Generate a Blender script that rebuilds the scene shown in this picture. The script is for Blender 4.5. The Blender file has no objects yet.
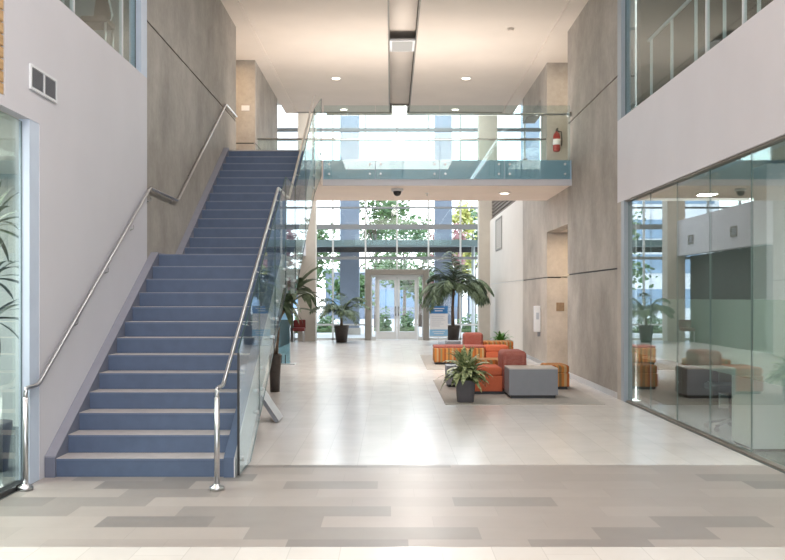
import bpy, bmesh, math, random
from mathutils import Vector, Matrix
random.seed(7)
C = bpy.context.scene.collection
PI = math.pi
F = 915.0            # focal length in pixels
VX, VY, CH = 391.0, 297.0, 1.5

# ------------------------------------------------------------------ materials
def new_mat(name):
    m = bpy.data.materials.new(name); m.use_nodes = True
    nt = m.node_tree; nt.nodes.clear()
    out = nt.nodes.new('ShaderNodeOutputMaterial')
    return m, nt, out
def lk(nt, a, b): nt.links.new(a, b)
def bsdf(nt, out, col=(.8,.8,.8), rough=.5, metal=0., spec=.5):
    b = nt.nodes.new('ShaderNodeBsdfPrincipled')
    b.inputs['Base Color'].default_value = (*col, 1); b.inputs['Roughness'].default_value = rough
    b.inputs['Metallic'].default_value = metal; b.inputs['Specular IOR Level'].default_value = spec
    lk(nt, b.outputs[0], out.inputs[0]); return b
def pos(nt, scale=(1,1,1), world=True):
    if world:
        g = nt.nodes.new('ShaderNodeNewGeometry'); s = g.outputs['Position']
    else:
        g = nt.nodes.new('ShaderNodeTexCoord'); s = g.outputs['Object']
    mp = nt.nodes.new('ShaderNodeMapping'); mp.inputs['Scale'].default_value = scale
    lk(nt, s, mp.inputs[0]); return mp.outputs[0]
def noise(nt, vec, scale=5, detail=4, rough=.55):
    n = nt.nodes.new('ShaderNodeTexNoise'); n.inputs['Scale'].default_value = scale
    n.inputs['Detail'].default_value = detail; n.inputs['Roughness'].default_value = rough
    lk(nt, vec, n.inputs['Vector']); return n.outputs['Fac']
def ramp(nt, fac, stops, interp='LINEAR'):
    r = nt.nodes.new('ShaderNodeValToRGB'); r.color_ramp.interpolation = interp
    e = r.color_ramp.elements
    while len(e) < len(stops): e.new(.5)
    for i, (p, c) in enumerate(stops): e[i].position = p; e[i].color = (*c, 1)
    lk(nt, fac, r.inputs[0]); return r.outputs[0]
def mth(nt, op, a, b=None, c=None):
    n = nt.nodes.new('ShaderNodeMath'); n.operation = op
    for i, v in enumerate((a, b, c)):
        if v is None: continue
        if isinstance(v, (int, float)): n.inputs[i].default_value = v
        else: lk(nt, v, n.inputs[i])
    return n.outputs[0]
def mixc(nt, fac, a, b, mode='MIX'):
    n = nt.nodes.new('ShaderNodeMix'); n.data_type = 'RGBA'; n.blend_type = mode
    for i, v in ((0, fac), (6, a), (7, b)):
        if isinstance(v, (int, float)): n.inputs[i].default_value = v
        elif isinstance(v, tuple): n.inputs[i].default_value = (*v, 1)
        else: lk(nt, v, n.inputs[i])
    return n.outputs[2]
def plain(name, col, rough=.5, metal=0., var=.06, scale=6, spec=.5, world=True):
    m, nt, out = new_mat(name); b = bsdf(nt, out, col, rough, metal, spec)
    n = noise(nt, pos(nt, world=world), scale, 3)
    lo = tuple(max(0, c*(1-var)) for c in col); hi = tuple(min(1, c*(1+var)) for c in col)
    lk(nt, ramp(nt, n, [(.3, lo), (.7, hi)]), b.inputs['Base Color']); return m
def glass(name, tint=(.9,.96,.95), base=.05, gain=.95, grey=(1,1,1), maxr=1.0):
    m, nt, out = new_mat(name)
    g = nt.nodes.new('ShaderNodeNewGeometry'); d = nt.nodes.new('ShaderNodeVectorMath'); d.operation = 'DOT_PRODUCT'
    lk(nt, g.outputs['Normal'], d.inputs[0]); lk(nt, g.outputs['Incoming'], d.inputs[1])
    c = mth(nt, 'ABSOLUTE', d.outputs['Value']); c = mth(nt, 'SUBTRACT', 1.0, c); c = mth(nt, 'POWER', c, 5.0)
    f = mth(nt, 'MULTIPLY_ADD', c, gain, base); f = mth(nt, 'MINIMUM', f, maxr)
    t = nt.nodes.new('ShaderNodeBsdfTransparent'); t.inputs[0].default_value = (*tint, 1)
    gl = nt.nodes.new('ShaderNodeBsdfGlossy'); gl.inputs['Roughness'].default_value = 0.0; gl.inputs[0].default_value = (*grey, 1)
    mx = nt.nodes.new('ShaderNodeMixShader'); lk(nt, f, mx.inputs[0]); lk(nt, t.outputs[0], mx.inputs[1]); lk(nt, gl.outputs[0], mx.inputs[2])
    lk(nt, mx.outputs[0], out.inputs[0]); return m
def frosted(name, col, alpha):
    m, nt, out = new_mat(name)
    t = nt.nodes.new('ShaderNodeBsdfTransparent'); t.inputs[0].default_value = (.86,.94,.9,1)
    d = nt.nodes.new('ShaderNodeBsdfDiffuse'); d.inputs[0].default_value = (*col, 1)
    tr = nt.nodes.new('ShaderNodeBsdfTranslucent'); tr.inputs[0].default_value = (*col, 1)
    m1 = nt.nodes.new('ShaderNodeMixShader'); m1.inputs[0].default_value = .5; lk(nt, d.outputs[0], m1.inputs[1]); lk(nt, tr.outputs[0], m1.inputs[2])
    m2 = nt.nodes.new('ShaderNodeMixShader'); m2.inputs[0].default_value = alpha; lk(nt, t.outputs[0], m2.inputs[1]); lk(nt, m1.outputs[0], m2.inputs[2])
    lk(nt, m2.outputs[0], out.inputs[0]); return m
def emit(name, col, s):
    m, nt, out = new_mat(name); e = nt.nodes.new('ShaderNodeEmission'); e.inputs[0].default_value = (*col, 1); e.inputs[1].default_value = s
    lk(nt, e.outputs[0], out.inputs[0]); return m

def concrete(name, a, b, c):
    m, nt, out = new_mat(name); bs = bsdf(nt, out, a, .7, 0, .3)
    n1 = noise(nt, pos(nt, (1,1,.85)), 1.0, 8, .66)
    n2 = noise(nt, pos(nt, (9,9,.5)), 1.0, 3)
    n3 = noise(nt, pos(nt, (1,1,1)), 14, 4)
    s = mth(nt, 'MULTIPLY_ADD', n2, .03, mth(nt, 'MULTIPLY', n1, .97)); s = mth(nt, 'MULTIPLY_ADD', n3, .15, mth(nt, 'MULTIPLY', s, .85))
    lk(nt, ramp(nt, s, [(.34, a), (.5, b), (.66, c)]), bs.inputs['Base Color'])
    bp = nt.nodes.new('ShaderNodeBump'); bp.inputs['Strength'].default_value = .12; bp.inputs['Distance'].default_value = .02
    lk(nt, n3, bp.inputs['Height']); lk(nt, bp.outputs[0], bs.inputs['Normal']); return m

def floor_mat():
    m, nt, out = new_mat('hall_floor_tiles'); b = bsdf(nt, out, (.7,.67,.63), .22, 0, .5)
    g = nt.nodes.new('ShaderNodeNewGeometry'); sx = nt.nodes.new('ShaderNodeSeparateXYZ'); lk(nt, g.outputs['Position'], sx.inputs[0])
    X, Y = sx.outputs[0], sx.outputs[1]
    # white tiles: 0.3 wide, 0.6 deep, staggered by column
    def tile(u, v, wu, wv, stag, joint):
        r = mth(nt, 'FLOOR', mth(nt, 'DIVIDE', v, wv))
        off = mth(nt, 'MULTIPLY', mth(nt, 'FRACT', mth(nt, 'MULTIPLY', r, stag)), wu)
        uu = mth(nt, 'DIVIDE', mth(nt, 'ADD', u, off), wu)
        c = mth(nt, 'FLOOR', uu); fu = mth(nt, 'FRACT', uu); fv = mth(nt, 'FRACT', mth(nt, 'DIVIDE', v, wv))
        du = mth(nt, 'MULTIPLY', mth(nt, 'MINIMUM', fu, mth(nt, 'SUBTRACT', 1.0, fu)), wu)
        dv = mth(nt, 'MULTIPLY', mth(nt, 'MINIMUM', fv, mth(nt, 'SUBTRACT', 1.0, fv)), wv)
        j = mth(nt, 'LESS_THAN', mth(nt, 'MINIMUM', du, dv), joint)
        cv = nt.nodes.new('ShaderNodeCombineXYZ'); lk(nt, c, cv.inputs[0]); lk(nt, r, cv.inputs[1])
        wn = nt.nodes.new('ShaderNodeTexWhiteNoise'); wn.noise_dimensions = '2D'; lk(nt, cv.outputs[0], wn.inputs['Vector'])
        return wn.outputs['Value'], j, cv.outputs[0]
    w, j, _ = tile(Y, X, .6, .3, .37, .0025)
    white = ramp(nt, w, [(0, (.68,.645,.62)), (1, (.73,.695,.668))])
    white = mixc(nt, mth(nt, 'MULTIPLY', j, .4), white, (.42,.40,.38))
    gw, gj, cell = tile(X, Y, .74, .298, .381, .002)
    cn = nt.nodes.new('ShaderNodeTexNoise'); cn.inputs['Scale'].default_value = .36; cn.inputs['Detail'].default_value = 0.5
    mp = nt.nodes.new('ShaderNodeMapping'); mp.inputs['Scale'].default_value = (1.35, .8, 1); mp.inputs['Location'].default_value = (3.3, 1.2, 0)
    lk(nt, cell, mp.inputs[0]); lk(nt, mp.outputs[0], cn.inputs['Vector'])
    sel = mth(nt, 'ADD', mth(nt, 'MULTIPLY', gw, .5), mth(nt, 'MULTIPLY', cn.outputs['Fac'], 1.0))
    gray = ramp(nt, sel, [(0, (.385,.345,.325)), (.62, (.36,.322,.304)), (.86, (.275,.250,.238)), (1.0, (.225,.207,.198))], 'CONSTANT')
    gray = mixc(nt, mth(nt, 'MULTIPLY', gj, .35), gray, (.24,.22,.2))
    band = mth(nt, 'MULTIPLY', mth(nt, 'GREATER_THAN', Y, 5.49), mth(nt, 'LESS_THAN', Y, 8.17))
    col = mixc(nt, band, white, gray)
    st = noise(nt, pos(nt), 1.3, 4); col = mixc(nt, .12, col, ramp(nt, st, [(.3, (.3,.28,.26)), (.7, (.9,.88,.86))]), 'SOFT_LIGHT')
    lk(nt, col, b.inputs['Base Color'])
    rn = noise(nt, pos(nt), 3, 3); r = mth(nt, 'MULTIPLY_ADD', rn, .12, .16)
    r = mth(nt, 'MULTIPLY_ADD', band, .16, r); lk(nt, r, b.inputs['Roughness']); return m

def stripes(name, cols, scale, axis=0):
    m, nt, out = new_mat(name); b = bsdf(nt, out, (.5,.3,.1), .85, 0, .2)
    g = nt.nodes.new('ShaderNodeNewGeometry'); sx = nt.nodes.new('ShaderNodeSeparateXYZ'); lk(nt, g.outputs['Position'], sx.inputs[0])
    v = mth(nt, 'ADD', sx.outputs[0], sx.outputs[1])
    f = mth(nt, 'FRACT', mth(nt, 'MULTIPLY', v, scale))
    n = len(cols); stops = [(i/n, c) for i, c in enumerate(cols)]
    lk(nt, ramp(nt, f, stops, 'CONSTANT'), b.inputs['Base Color']); return m
def dotted(name, a, bcol, scale):
    m, nt, out = new_mat(name); b = bsdf(nt, out, a, .85, 0, .2)
    v = nt.nodes.new('ShaderNodeTexVoronoi'); v.inputs['Scale'].default_value = scale; lk(nt, pos(nt), v.inputs['Vector'])
    lk(nt, ramp(nt, v.outputs['Distance'], [(.25, bcol), (.5, a)]), b.inputs['Base Color']); return m
def leafmat(name, a, b_, scale=9):
    m, nt, out = new_mat(name); b = bsdf(nt, out, a, .5, 0, .4)
    lk(nt, ramp(nt, noise(nt, pos(nt), scale, 3), [(.35, a), (.65, b_)]), b.inputs['Base Color']); return m
def wood_slats(name):
    m, nt, out = new_mat(name); b = bsdf(nt, out, (.5,.3,.14), .5)
    n = noise(nt, pos(nt, (6,.6,20)), 1.5, 4)
    lk(nt, ramp(nt, n, [(.3, (.44,.26,.11)), (.7, (.66,.43,.2))]), b.inputs['Base Color']); return m
def rugmat():
    m, nt, out = new_mat('rug_grey'); b = bsdf(nt, out, (.3,.28,.26), .95, 0, .1)
    lk(nt, ramp(nt, noise(nt, pos(nt), 60, 3), [(.3, (.37,.345,.32)), (.7, (.46,.435,.405))]), b.inputs['Base Color']); return m

M = dict(
 conc=concrete('board_marked_concrete', (.285,.267,.243), (.375,.352,.322), (.475,.45,.415)),
 concl=concrete('pale_concrete', (.375,.345,.31), (.475,.44,.40), (.575,.535,.485)),
 white=plain('painted_white', (.66,.655,.705), .55, 0, .02, 1.5),
 ceil=plain('ceiling_plaster', (.70,.64,.585), .8, 0, .03, 1.2, .2),
 soff=plain('soffit_plaster', (.90,.81,.735), .8, 0, .03, 1.2, .2),
 blue=plain('stair_blue', (.085,.122,.205), .55, 0, .06, 9),
 bluel=plain('stringer_slate', (.155,.168,.225), .5, 0, .05, 7),
 edge=plain('slab_edge_blue', (.52,.66,.82), .4, 0, .04, 4),
 warmw=plain('warm_white', (.74,.70,.65), .6, 0, .02, 2),
 darkw=plain('dark_panelling', (.055,.055,.05), .6, 0, .1, 3),
 cap=plain('stringer_cap_lavender', (.27,.275,.33), .5, 0, .04, 7),
 leafd=leafmat('dark_leaf', (.015,.035,.015), (.05,.09,.04)),
 colm=plain('column_render', (.62,.57,.50), .7, 0, .05, 3),
 nose=plain('tread_nosing', (.11,.15,.24), .5, 0, .05, 9),
 tread=plain('tread_stone', (.46,.43,.43), .5, 0, .06, 12),
 steel=plain('brushed_steel', (.58,.585,.60), .3, 1.0, .05, 30),
 alu=plain('anodised_aluminium', (.62,.65,.68), .38, .55, .03, 10),
 aluw=plain('white_aluminium', (.68,.70,.70), .4, .1, .03, 8),
 frame=plain('door_frame_taupe', (.29,.27,.24), .5, .3, .04, 8),
 jambd=plain('blue_grey_jamb', (.36,.42,.48), .45, 0, .03, 5),
 jamb=plain('blue_white_jamb', (.60,.69,.83), .45, 0, .03, 5),
 dark=plain('dark_metal', (.03,.032,.036), .45, .3, .1, 12),
 black=plain('black_plastic', (.012,.012,.014), .4, 0, .1, 12),
 pot=plain('bronze_pot', (.075,.062,.055), .45, .2, .15, 14),
 potg=plain('charcoal_pot', (.075,.07,.08), .5, 0, .1, 14),
 soil=plain('soil', (.04,.028,.02), .95, 0, .3, 40),
 trunk=plain('palm_trunk', (.17,.115,.075), .9, 0, .35, 25),
 red=plain('orange_red_wool', (.54,.135,.068), .9, 0, .1, 50, .2),
 pink=dotted('dusty_red_weave', (.34,.105,.085), (.42,.20,.165), 55),
 grey=plain('grey_laminate', (.225,.235,.265), .5, 0, .03, 10),
 greyt=plain('light_laminate', (.55,.51,.47), .45, 0, .03, 10),
 rug=rugmat(), stripe=stripes('striped_wool', [(.52,.18,.045), (.34,.11,.04), (.56,.27,.09), (.25,.16,.07), (.52,.20,.055), (.48,.34,.17), (.42,.13,.045), (.30,.24,.11)], 3.0),
 glass=glass('clear_glass', (.90,.955,.945), .045, .92),
 gguard=glass('guard_glass', (.89,.95,.945), .045, .75, maxr=.22),
 gfac=glass('facade_glass', (.93,.97,.975), .04, .9),
 gwall=glass('office_glass', (.86,.93,.90), .075, 1.3, maxr=.7),
 gedge=plain('glass_edge', (.03,.07,.075), .3, 0, .05, 10),
 gup=glass('upper_glass', (.82,.90,.89), .04, .5),
 gedl=plain('glass_edge_pale', (.16,.23,.22), .3, 0, .05, 10),
 trans=plain('transom_grey', (.27,.29,.31), .45, .2, .03, 8),
 gfas=glass('tinted_fascia_glass', (.72,.87,.92), .12, .9),
 film=frosted('frosted_film', (.64,.75,.70), .56),
 wood=wood_slats('oak_slat'),
 brown=plain('brown_panel', (.15,.118,.095), .7, 0, .08, 3),
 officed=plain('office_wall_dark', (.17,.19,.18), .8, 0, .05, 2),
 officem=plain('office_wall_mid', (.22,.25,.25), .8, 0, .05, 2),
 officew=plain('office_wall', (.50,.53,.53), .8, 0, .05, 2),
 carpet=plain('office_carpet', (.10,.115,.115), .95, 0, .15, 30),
 lamp=emit('lamp_lens', (1,.86,.68), 9), lampd=emit('lamp_diffuser', (1,.93,.84), .62),
 leaf=leafmat('palm_leaf', (.055,.09,.045), (.17,.225,.13)),
 leafv=leafmat('variegated_leaf', (.05,.11,.035), (.52,.56,.30), 28),
 leafb=leafmat('bright_leaf', (.05,.17,.03), (.14,.32,.06), 20),
 tree=leafmat('tree_leaf', (.045,.11,.03), (.13,.22,.075), 3), treey=leafmat('yellow_leaf', (.32,.36,.08), (.5,.46,.14), 3),
 treep=leafmat('pink_leaf', (.32,.14,.15), (.46,.26,.24), 3), bark=plain('bark', (.12,.09,.07), .9, 0, .3, 20),
 extcol=plain('exterior_blue_column', (.215,.25,.315), .5, .1, .05, 3),
 canopy=plain('exterior_canopy', (.17,.235,.24), .5, .1, .05, 3),
 pave=plain('exterior_paving', (.55,.55,.55), .8, 0, .08, 2), extw=plain('exterior_white', (.75,.77,.8), .6, 0, .04, 3),
 extg=plain('exterior_blue_glass', (.20,.30,.42), .15, .2, .15, .6), soil2=plain('planting_bed', (.10,.15,.06), .95, 0, .4, 6),
 signb=plain('sign_blue', (.03,.20,.50), .5, 0, .03, 10), signw=plain('sign_white', (.75,.77,.80), .5, 0, .02, 10), signl=plain('sign_light_blue', (.25,.50,.75), .5, 0, .02, 10),
 textg=plain('print_grey', (.45,.50,.58), .5, 0, .02, 10),
 acry=glass('blue_acrylic', (.55,.78,.86), .10, .9), exred=plain('extinguisher_red', (.30,.02,.015), .35, 0, .05, 12),
 maroon=plain('maroon_leather', (.16,.02,.018), .5, 0, .1, 12), plaque=plain('bronze_plaque', (.33,.24,.16), .4, .5, .1, 20),
 leather=plain('tan_leather', (.075,.042,.028), .5, 0, .1, 12),
)
FLOORM = floor_mat()

# ------------------------------------------------------------------ mesh helpers
class MB:
    def __init__(s): s.bm = bmesh.new(); s.mats = []
    def mi(s, m):
        if m not in s.mats: s.mats.append(m)
        return s.mats.index(m)
    def box(s, x0, x1, y0, y1, z0, z1, m, bev=0, seg=2):
        r = bmesh.ops.create_cube(s.bm, size=1); vs = r['verts']
        for v in vs:
            v.co = Vector((x0+(v.co.x+.5)*(x1-x0), y0+(v.co.y+.5)*(y1-y0), z0+(v.co.z+.5)*(z1-z0)))
        fs = list({f for v in vs for f in v.link_faces})
        k = s.mi(m)
        for f in fs: f.material_index = k
        if bev > 0:
            es = list({e for f in fs for e in f.edges})
            rr = bmesh.ops.bevel(s.bm, geom=es, offset=bev, segments=seg, affect='EDGES', profile=.5)
            for f in rr['faces']: f.material_index = k; f.smooth = seg > 1
        return fs
    def tube(s, pts, r, m, n=10, cap=True, radii=None):
        pts = [Vector(p) for p in pts]; k = s.mi(m); rings = []
        for i, p in enumerate(pts):
            if i == 0: t = pts[1]-p
            elif i == len(pts)-1: t = p-pts[i-1]
            else: t = (pts[i+1]-p).normalized()+(p-pts[i-1]).normalized()
            t.normalize()
            a = Vector((0,0,1)) if abs(t.z) < .9 else Vector((1,0,0))
            u = t.cross(a).normalized(); w = t.cross(u).normalized()
            rr = radii[i] if radii else r
            if 0 < i < len(pts)-1:
                c = max(.5, math.cos(t.angle(pts[i+1]-p))); 
            rings.append([s.bm.verts.new(p+(u*math.cos(2*PI*j/n)+w*math.sin(2*PI*j/n))*rr) for j in range(n)])
        for a, b in zip(rings, rings[1:]):
            for j in range(n):
                f = s.bm.faces.new((a[j], a[(j+1)%n], b[(j+1)%n], b[j])); f.material_index = k; f.smooth = True
        if cap:
            for rg in (rings[0], rings[-1]):
                f = s.bm.faces.new(rg); f.material_index = k
    def cyl(s, p, q, r, m, n=14): s.tube([p, q], r, m, n)
    def lathe(s, cx, cy, prof, m, n=20, square=False):
        k = s.mi(m); rings = []
        for r, z in prof:
            if square:
                pts = []
                for j in range(n):
                    a = 2*PI*j/n; c, sn = math.cos(a), math.sin(a)
                    q = 6; d = (abs(c)**q+abs(sn)**q)**(-1/q)
                    pts.append((c*d, sn*d))
            else: pts = [(math.cos(2*PI*j/n), math.sin(2*PI*j/n)) for j in range(n)]
            rings.append([s.bm.verts.new((cx+a*r, cy+b*r, z)) for a, b in pts])
        for a, b in zip(rings, rings[1:]):
            for j in range(n):
                f = s.bm.faces.new((a[j], a[(j+1)%n], b[(j+1)%n], b[j])); f.material_index = k; f.smooth = not square
        for rg in (rings[0], rings[-1]):
            f = s.bm.faces.new(rg); f.material_index = k
    def prism(s, pts, axis, a0, a1, m, edge=None):
        """polygon pts in the two other axes, extruded along axis between a0 and a1"""
        def P(p, a):
            return {'x': (a, p[0], p[1]), 'y': (p[0], a, p[1]), 'z': (p[0], p[1], a)}[axis]
        A = [s.bm.verts.new(P(p, a0)) for p in pts]; B = [s.bm.verts.new(P(p, a1)) for p in pts]
        k = s.mi(m); ke = s.mi(edge or m); n = len(pts)
        f = s.bm.faces.new(A); f.material_index = k; f = s.bm.faces.new(B[::-1]); f.material_index = k
        for i in range(n):
            f = s.bm.faces.new((A[i], A[(i+1)%n], B[(i+1)%n], B[i])); f.material_index = ke
    def quad(s, a, b, c, d, m):
        f = s.bm.faces.new([s.bm.verts.new(p) for p in (a, b, c, d)]); f.material_index = s.mi(m); return f
    def leaf(s, base, direction, length, width, m, droop=.6, n=6, roll=0., tipup=0):
        """bent tapering blade"""
        k = s.mi(m); d = Vector(direction).normalized(); p = Vector(base); L = []
        for i in range(n+1):
            t = i/n
            side = d.cross(Vector((0,0,1)))
            if side.length < 1e-3: side = Vector((1,0,0))
            side.normalize()
            side = Matrix.Rotation(roll, 3, d) @ side
            w = width*.5*(math.sin(PI*min(1, .12+t*.88))**.7 if t < 1 else .02)
            L.append((s.bm.verts.new(p-side*w), s.bm.verts.new(p+side*w)))
            p = p+d*(length/n)
            d = (d+Vector((0,0,-droop/n*(1+t)))).normalized()
        for (a, b), (c, e) in zip(L, L[1:]):
            f = s.bm.faces.new((a, b, e, c)); f.material_index = k; f.smooth = True
    def frond(s, base, direction, length, m, ms, leaflet=.35, n=12, droop=1.3, width=.03, spread=.8):
        d = Vector(direction).normalized(); p = Vector(base); pts = [p.copy()]; ds = [d.copy()]
        for i in range(n):
            t = i/n; p = p+d*(length/n); d = (d+Vector((0,0,-droop/n*(.5+t*1.3)))).normalized(); pts.append(p.copy()); ds.append(d.copy())
        s.tube(pts, .008, ms, 5, True, [.012*(1-.8*i/n)+.002 for i in range(n+1)])
        for i in range(2, n+1):
            t = i/n; ll = leaflet*(math.sin(PI*min(1, .18+t*.75))+.15)
            side = ds[i].cross(Vector((0,0,1))); side.normalize()
            for sg in (-1, 1):
                for q in (0, .33, .66):
                    b = pts[i-1].lerp(pts[i], q)
                    dd = side*sg*spread+ds[i]*.8+Vector((0,0,random.uniform(-.35,.1)))
                    s.leaf(b, dd, ll*random.uniform(.85,1.1), width, m, .75, 3, roll=random.uniform(-.4,.4))
    def build(s, name, parent=None, loc=None, recalc=True):
        if recalc: bmesh.ops.recalc_face_normals(s.bm, faces=s.bm.faces)
        me = bpy.data.meshes.new(name); s.bm.to_mesh(me); s.bm.free()
        for m in s.mats: me.materials.append(m)
        o = bpy.data.objects.new(name, me); C.objects.link(o)
        if parent is not None: o.parent = parent; o.location = -parent_world(parent)
        return o
def parent_world(p):
    v = Vector((0,0,0))
    while p is not None: v += p.location; p = p.parent
    return v
def tag(o, label, cat, group=None):
    o['label'] = label; o['category'] = cat
    if group: o['group'] = group
    return o
def thing(name, loc, label, cat, group=None):
    o = bpy.data.objects.new(name, None); o.empty_display_size = .1; C.objects.link(o); o.location = loc
    return tag(o, label, cat, group)
def stuff(o): o['kind'] = 'stuff'; return o
def struct(o, label=None):
    o['kind'] = 'structure'
    if label: o['label'] = label
    return o
def one(name, parent, *boxes, bev=0, seg=2):
    b = MB()
    for bx in boxes: b.box(*bx, bev=bev, seg=seg)
    return b.build(name, parent)
def P(px, py, D): return Vector(((px-VX)*D/F, D, CH-(py-VY)*D/F))
def copy_tree(o, parent=None):
    c = o.copy(); C.objects.link(c)
    if parent is not None: c.parent = parent
    for ch in list(o.children): copy_tree(ch, c)
    return c

XL, XR = -2.88, 3.34          # hall side wall faces
ZC = 6.55                      # hall ceiling
Z2 = 4.03                      # upper floor level
YF = 32.0                      # entrance facade
HD = 2.885                     # glass head height
R, T, Y0 = .155, .28, 7.63     # stair riser, going, first riser
YL = Y0+12*T                   # landing nosing
YU = YL+1.40                   # first riser of the upper flight
YT = YU+12*T                   # top nosing
SL = R/T

# ------------------------------------------------------------------ floor
b = MB(); b.box(XL-.0, XR, -8, 23.2, -.2, 0, FLOORM); b.box(-7, 7, 23.2, YF, -.2, 0, FLOORM); b.box(XR, 6.5, 17.3, 19.6, -.2, 0, FLOORM)
struct(b.build('floor'))
struct(one('floor_left', None, (-7, XL, -8, 10.6, -.2, 0, M['carpet'])))
struct(one('floor_right', None, (XR, 7.6, -8, 13.2, -.2, 0, M['carpet'])))

# ------------------------------------------------------------------ left walls
TH = .26
b = MB()
b.box(XL-.09, XL, 7.5, 10.8, 0, 4.08, M['white']); b.box(XL-.09, XL, 6.83, 7.5, 2.92, 4.08, M['white'])
b.box(XL-.09, XL, -8, 6.83, 2.92, 3.0, M['white'])
struct(b.build('wall_left'))
b = MB()   # timber slat cladding beyond the white wall, nearest the viewer
z = 3.0
b.box(XL-TH, XL-.03, -8, 6.80, 3.0, ZC, M['brown'])
while z < ZC-.05:
    b.box(XL-.03, XL, -8, 6.80, z+.006, z+.082, M['wood']); z += .09
struct(b.build('wall_left_timber'))
def concrete_wall(name, x0, x1, y0, y1, zs, mat, face, ysplit=()):
    """cast panels with open joints over a recessed core"""
    b = MB(); g = .012
    inner = (x0, x1-.03) if face > 0 else (x0+.03, x1)
    b.box(inner[0], inner[1], y0+.004, y1-.004, zs[0], zs[-1], M['dark'])
    ys = [y0, *ysplit, y1]
    for za, zb in zip(zs, zs[1:]):
        for ya, yb in zip(ys, ys[1:]):
            b.box(x0, x1, ya+(0 if ya == y0 else g/2), yb-(0 if yb == y1 else g/2), za+(0 if za == zs[0] else g), zb-(0 if zb == zs[-1] else g), mat)
    return struct(b.build(name))
concrete_wall('wall_left_concrete', XL-TH, XL, 10.8, 17.0, [0, 1.92, 4.76, ZC], M['conc'], 1)
concrete_wall('wall_left_pier', XL-.5, XL, 19.4, 23.2, [0, 1.92, 4.76, ZC], M['conc'], 1)
struct(one('wall_left_passage', None, (XL-TH, XL, 17.0, 19.4, 0, Z2, M['conc']), (-6.2, -6.0, 16.8, 19.6, Z2, ZC, M['concl']), (-6.2, XL-.5, 19.4, 19.6, Z2, ZC, M['concl']), (-6.2, XL-TH, 16.8, 17.0, Z2, ZC, M['concl'])))
struct(one('floor_left_passage', None, (-6.0, XL-TH, 17.0, 19.4, Z2-.2, Z2, M['rug']), (XL-TH, XL, 17.0, 19.4, Z2, Z2+.004, M['rug'])))
struct(one('ceiling_left_passage', None, (-6.0, XL, 17.0, 19.4, ZC-.03, ZC+.1, M['ceil'])))
# lobby side on the left: white band above a dark recessed wall
struct(one('wall_left_lobby', None, (XL-TH, XL, 23.2, 31.0, HD, 4.07, M['white']), (-3.55, -3.3, 23.2, 30.9, 0, HD, M['darkw'])))
struct(one('ceiling_left_lobby', None, (-7.0, XL-TH, 23.2, YF-.1, Z2-.3, Z2-.05, M['ceil'])))
struct(one('wall_left_upper', None, (-7.2, -7.0, 23.2, YF, 0, 8.3, M['concl']), (-7.2, XL-.5, 22.95, 23.2, 0, 8.3, M['concl'])))

# ------------------------------------------------------------------ right walls
struct(one('wall_right', None, (XR, XR+TH, -8, 13.5, HD, 4.09, M['white'])))
concrete_wall('wall_right_concrete', XR, XR+TH, 13.5, 17.3, [0, 1.92, 4.76, ZC], M['conc'], -1)
b = MB()
for za, zb in ((0, 1.908), (1.932, 2.885), (2.885, 4.03)): b.box(XR, XR+.3, 19.6, 23.2, za, zb, M['concl'])
b.box(XR+.02, XR+.3, 19.62, 23.18, 1.9, 1.95, M['dark'])
b.box(XR, XR+.3, 19.6, 20.4, 4.03, ZC, M['conc']); b.box(XR, XR+.3, 20.4, 23.2, 5.9, ZC, M['conc'])
struct(b.build('wall_right_pier'))
b = MB()
b.box(XR, XR+TH, 17.3, 19.6, HD, Z2, M['concl'])
for za, zb in ((0, 1.908), (1.932, 2.885)): b.box(XR+.3, 6.5, 19.6, 19.8, za, zb, M['concl'])
b.box(XR+.3, 6.5, 19.6, 19.8, Z2, ZC, M['conc'])
b.box(XR+TH, 6.5, 17.1, 17.3, 0, ZC, M['concl']); b.box(6.5, 6.7, 17.1, 19.8, 0, ZC, M['concl'])
struct(b.build('wall_right_passage'))
struct(one('ceiling_right_passage', None, (XR+TH, 6.5, 17.3, 19.6, HD, HD+.15, M['ceil']), (XR, 6.5, 17.3, 19.6, ZC-.03, ZC+.1, M['ceil'])))
struct(one('floor_right_passage', None, (XR+TH, 6.5, 17.3, 19.6, Z2-.2, Z2, M['rug']), (XR, XR+TH, 17.3, 19.6, Z2, Z2+.004, M['rug'])))
struct(one('wall_right_lobby', None, (XR, XR+TH, 23.2, 30.95, 0, 1.925, M['warmw']), (XR, XR+TH, 23.2, 30.95, 1.937, 4.07, M['warmw']), (XR+.01, XR+TH, 23.2, 30.95, 1.92, 1.94, M['alu'])))
struct(one('wall_right_upper', None, (7.0, 7.2, 19.8, YF, 0, 8.3, M['concl']), (XR+.3, 7.2, 19.8, 20.0, 0, 8.3, M['concl'])))
struct(one('floor_right_upper', None, (XR+TH, 7.0, 20.0, YF-.1, Z2-.25, Z2, M['rug'])))
struct(one('baseboard_right', None, (XR-.012, XR, 13.5, 17.3, 0, .09, M['alu']), (XR-.012, XR, 19.6, 30.9, 0, .09, M['alu'])))

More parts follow.
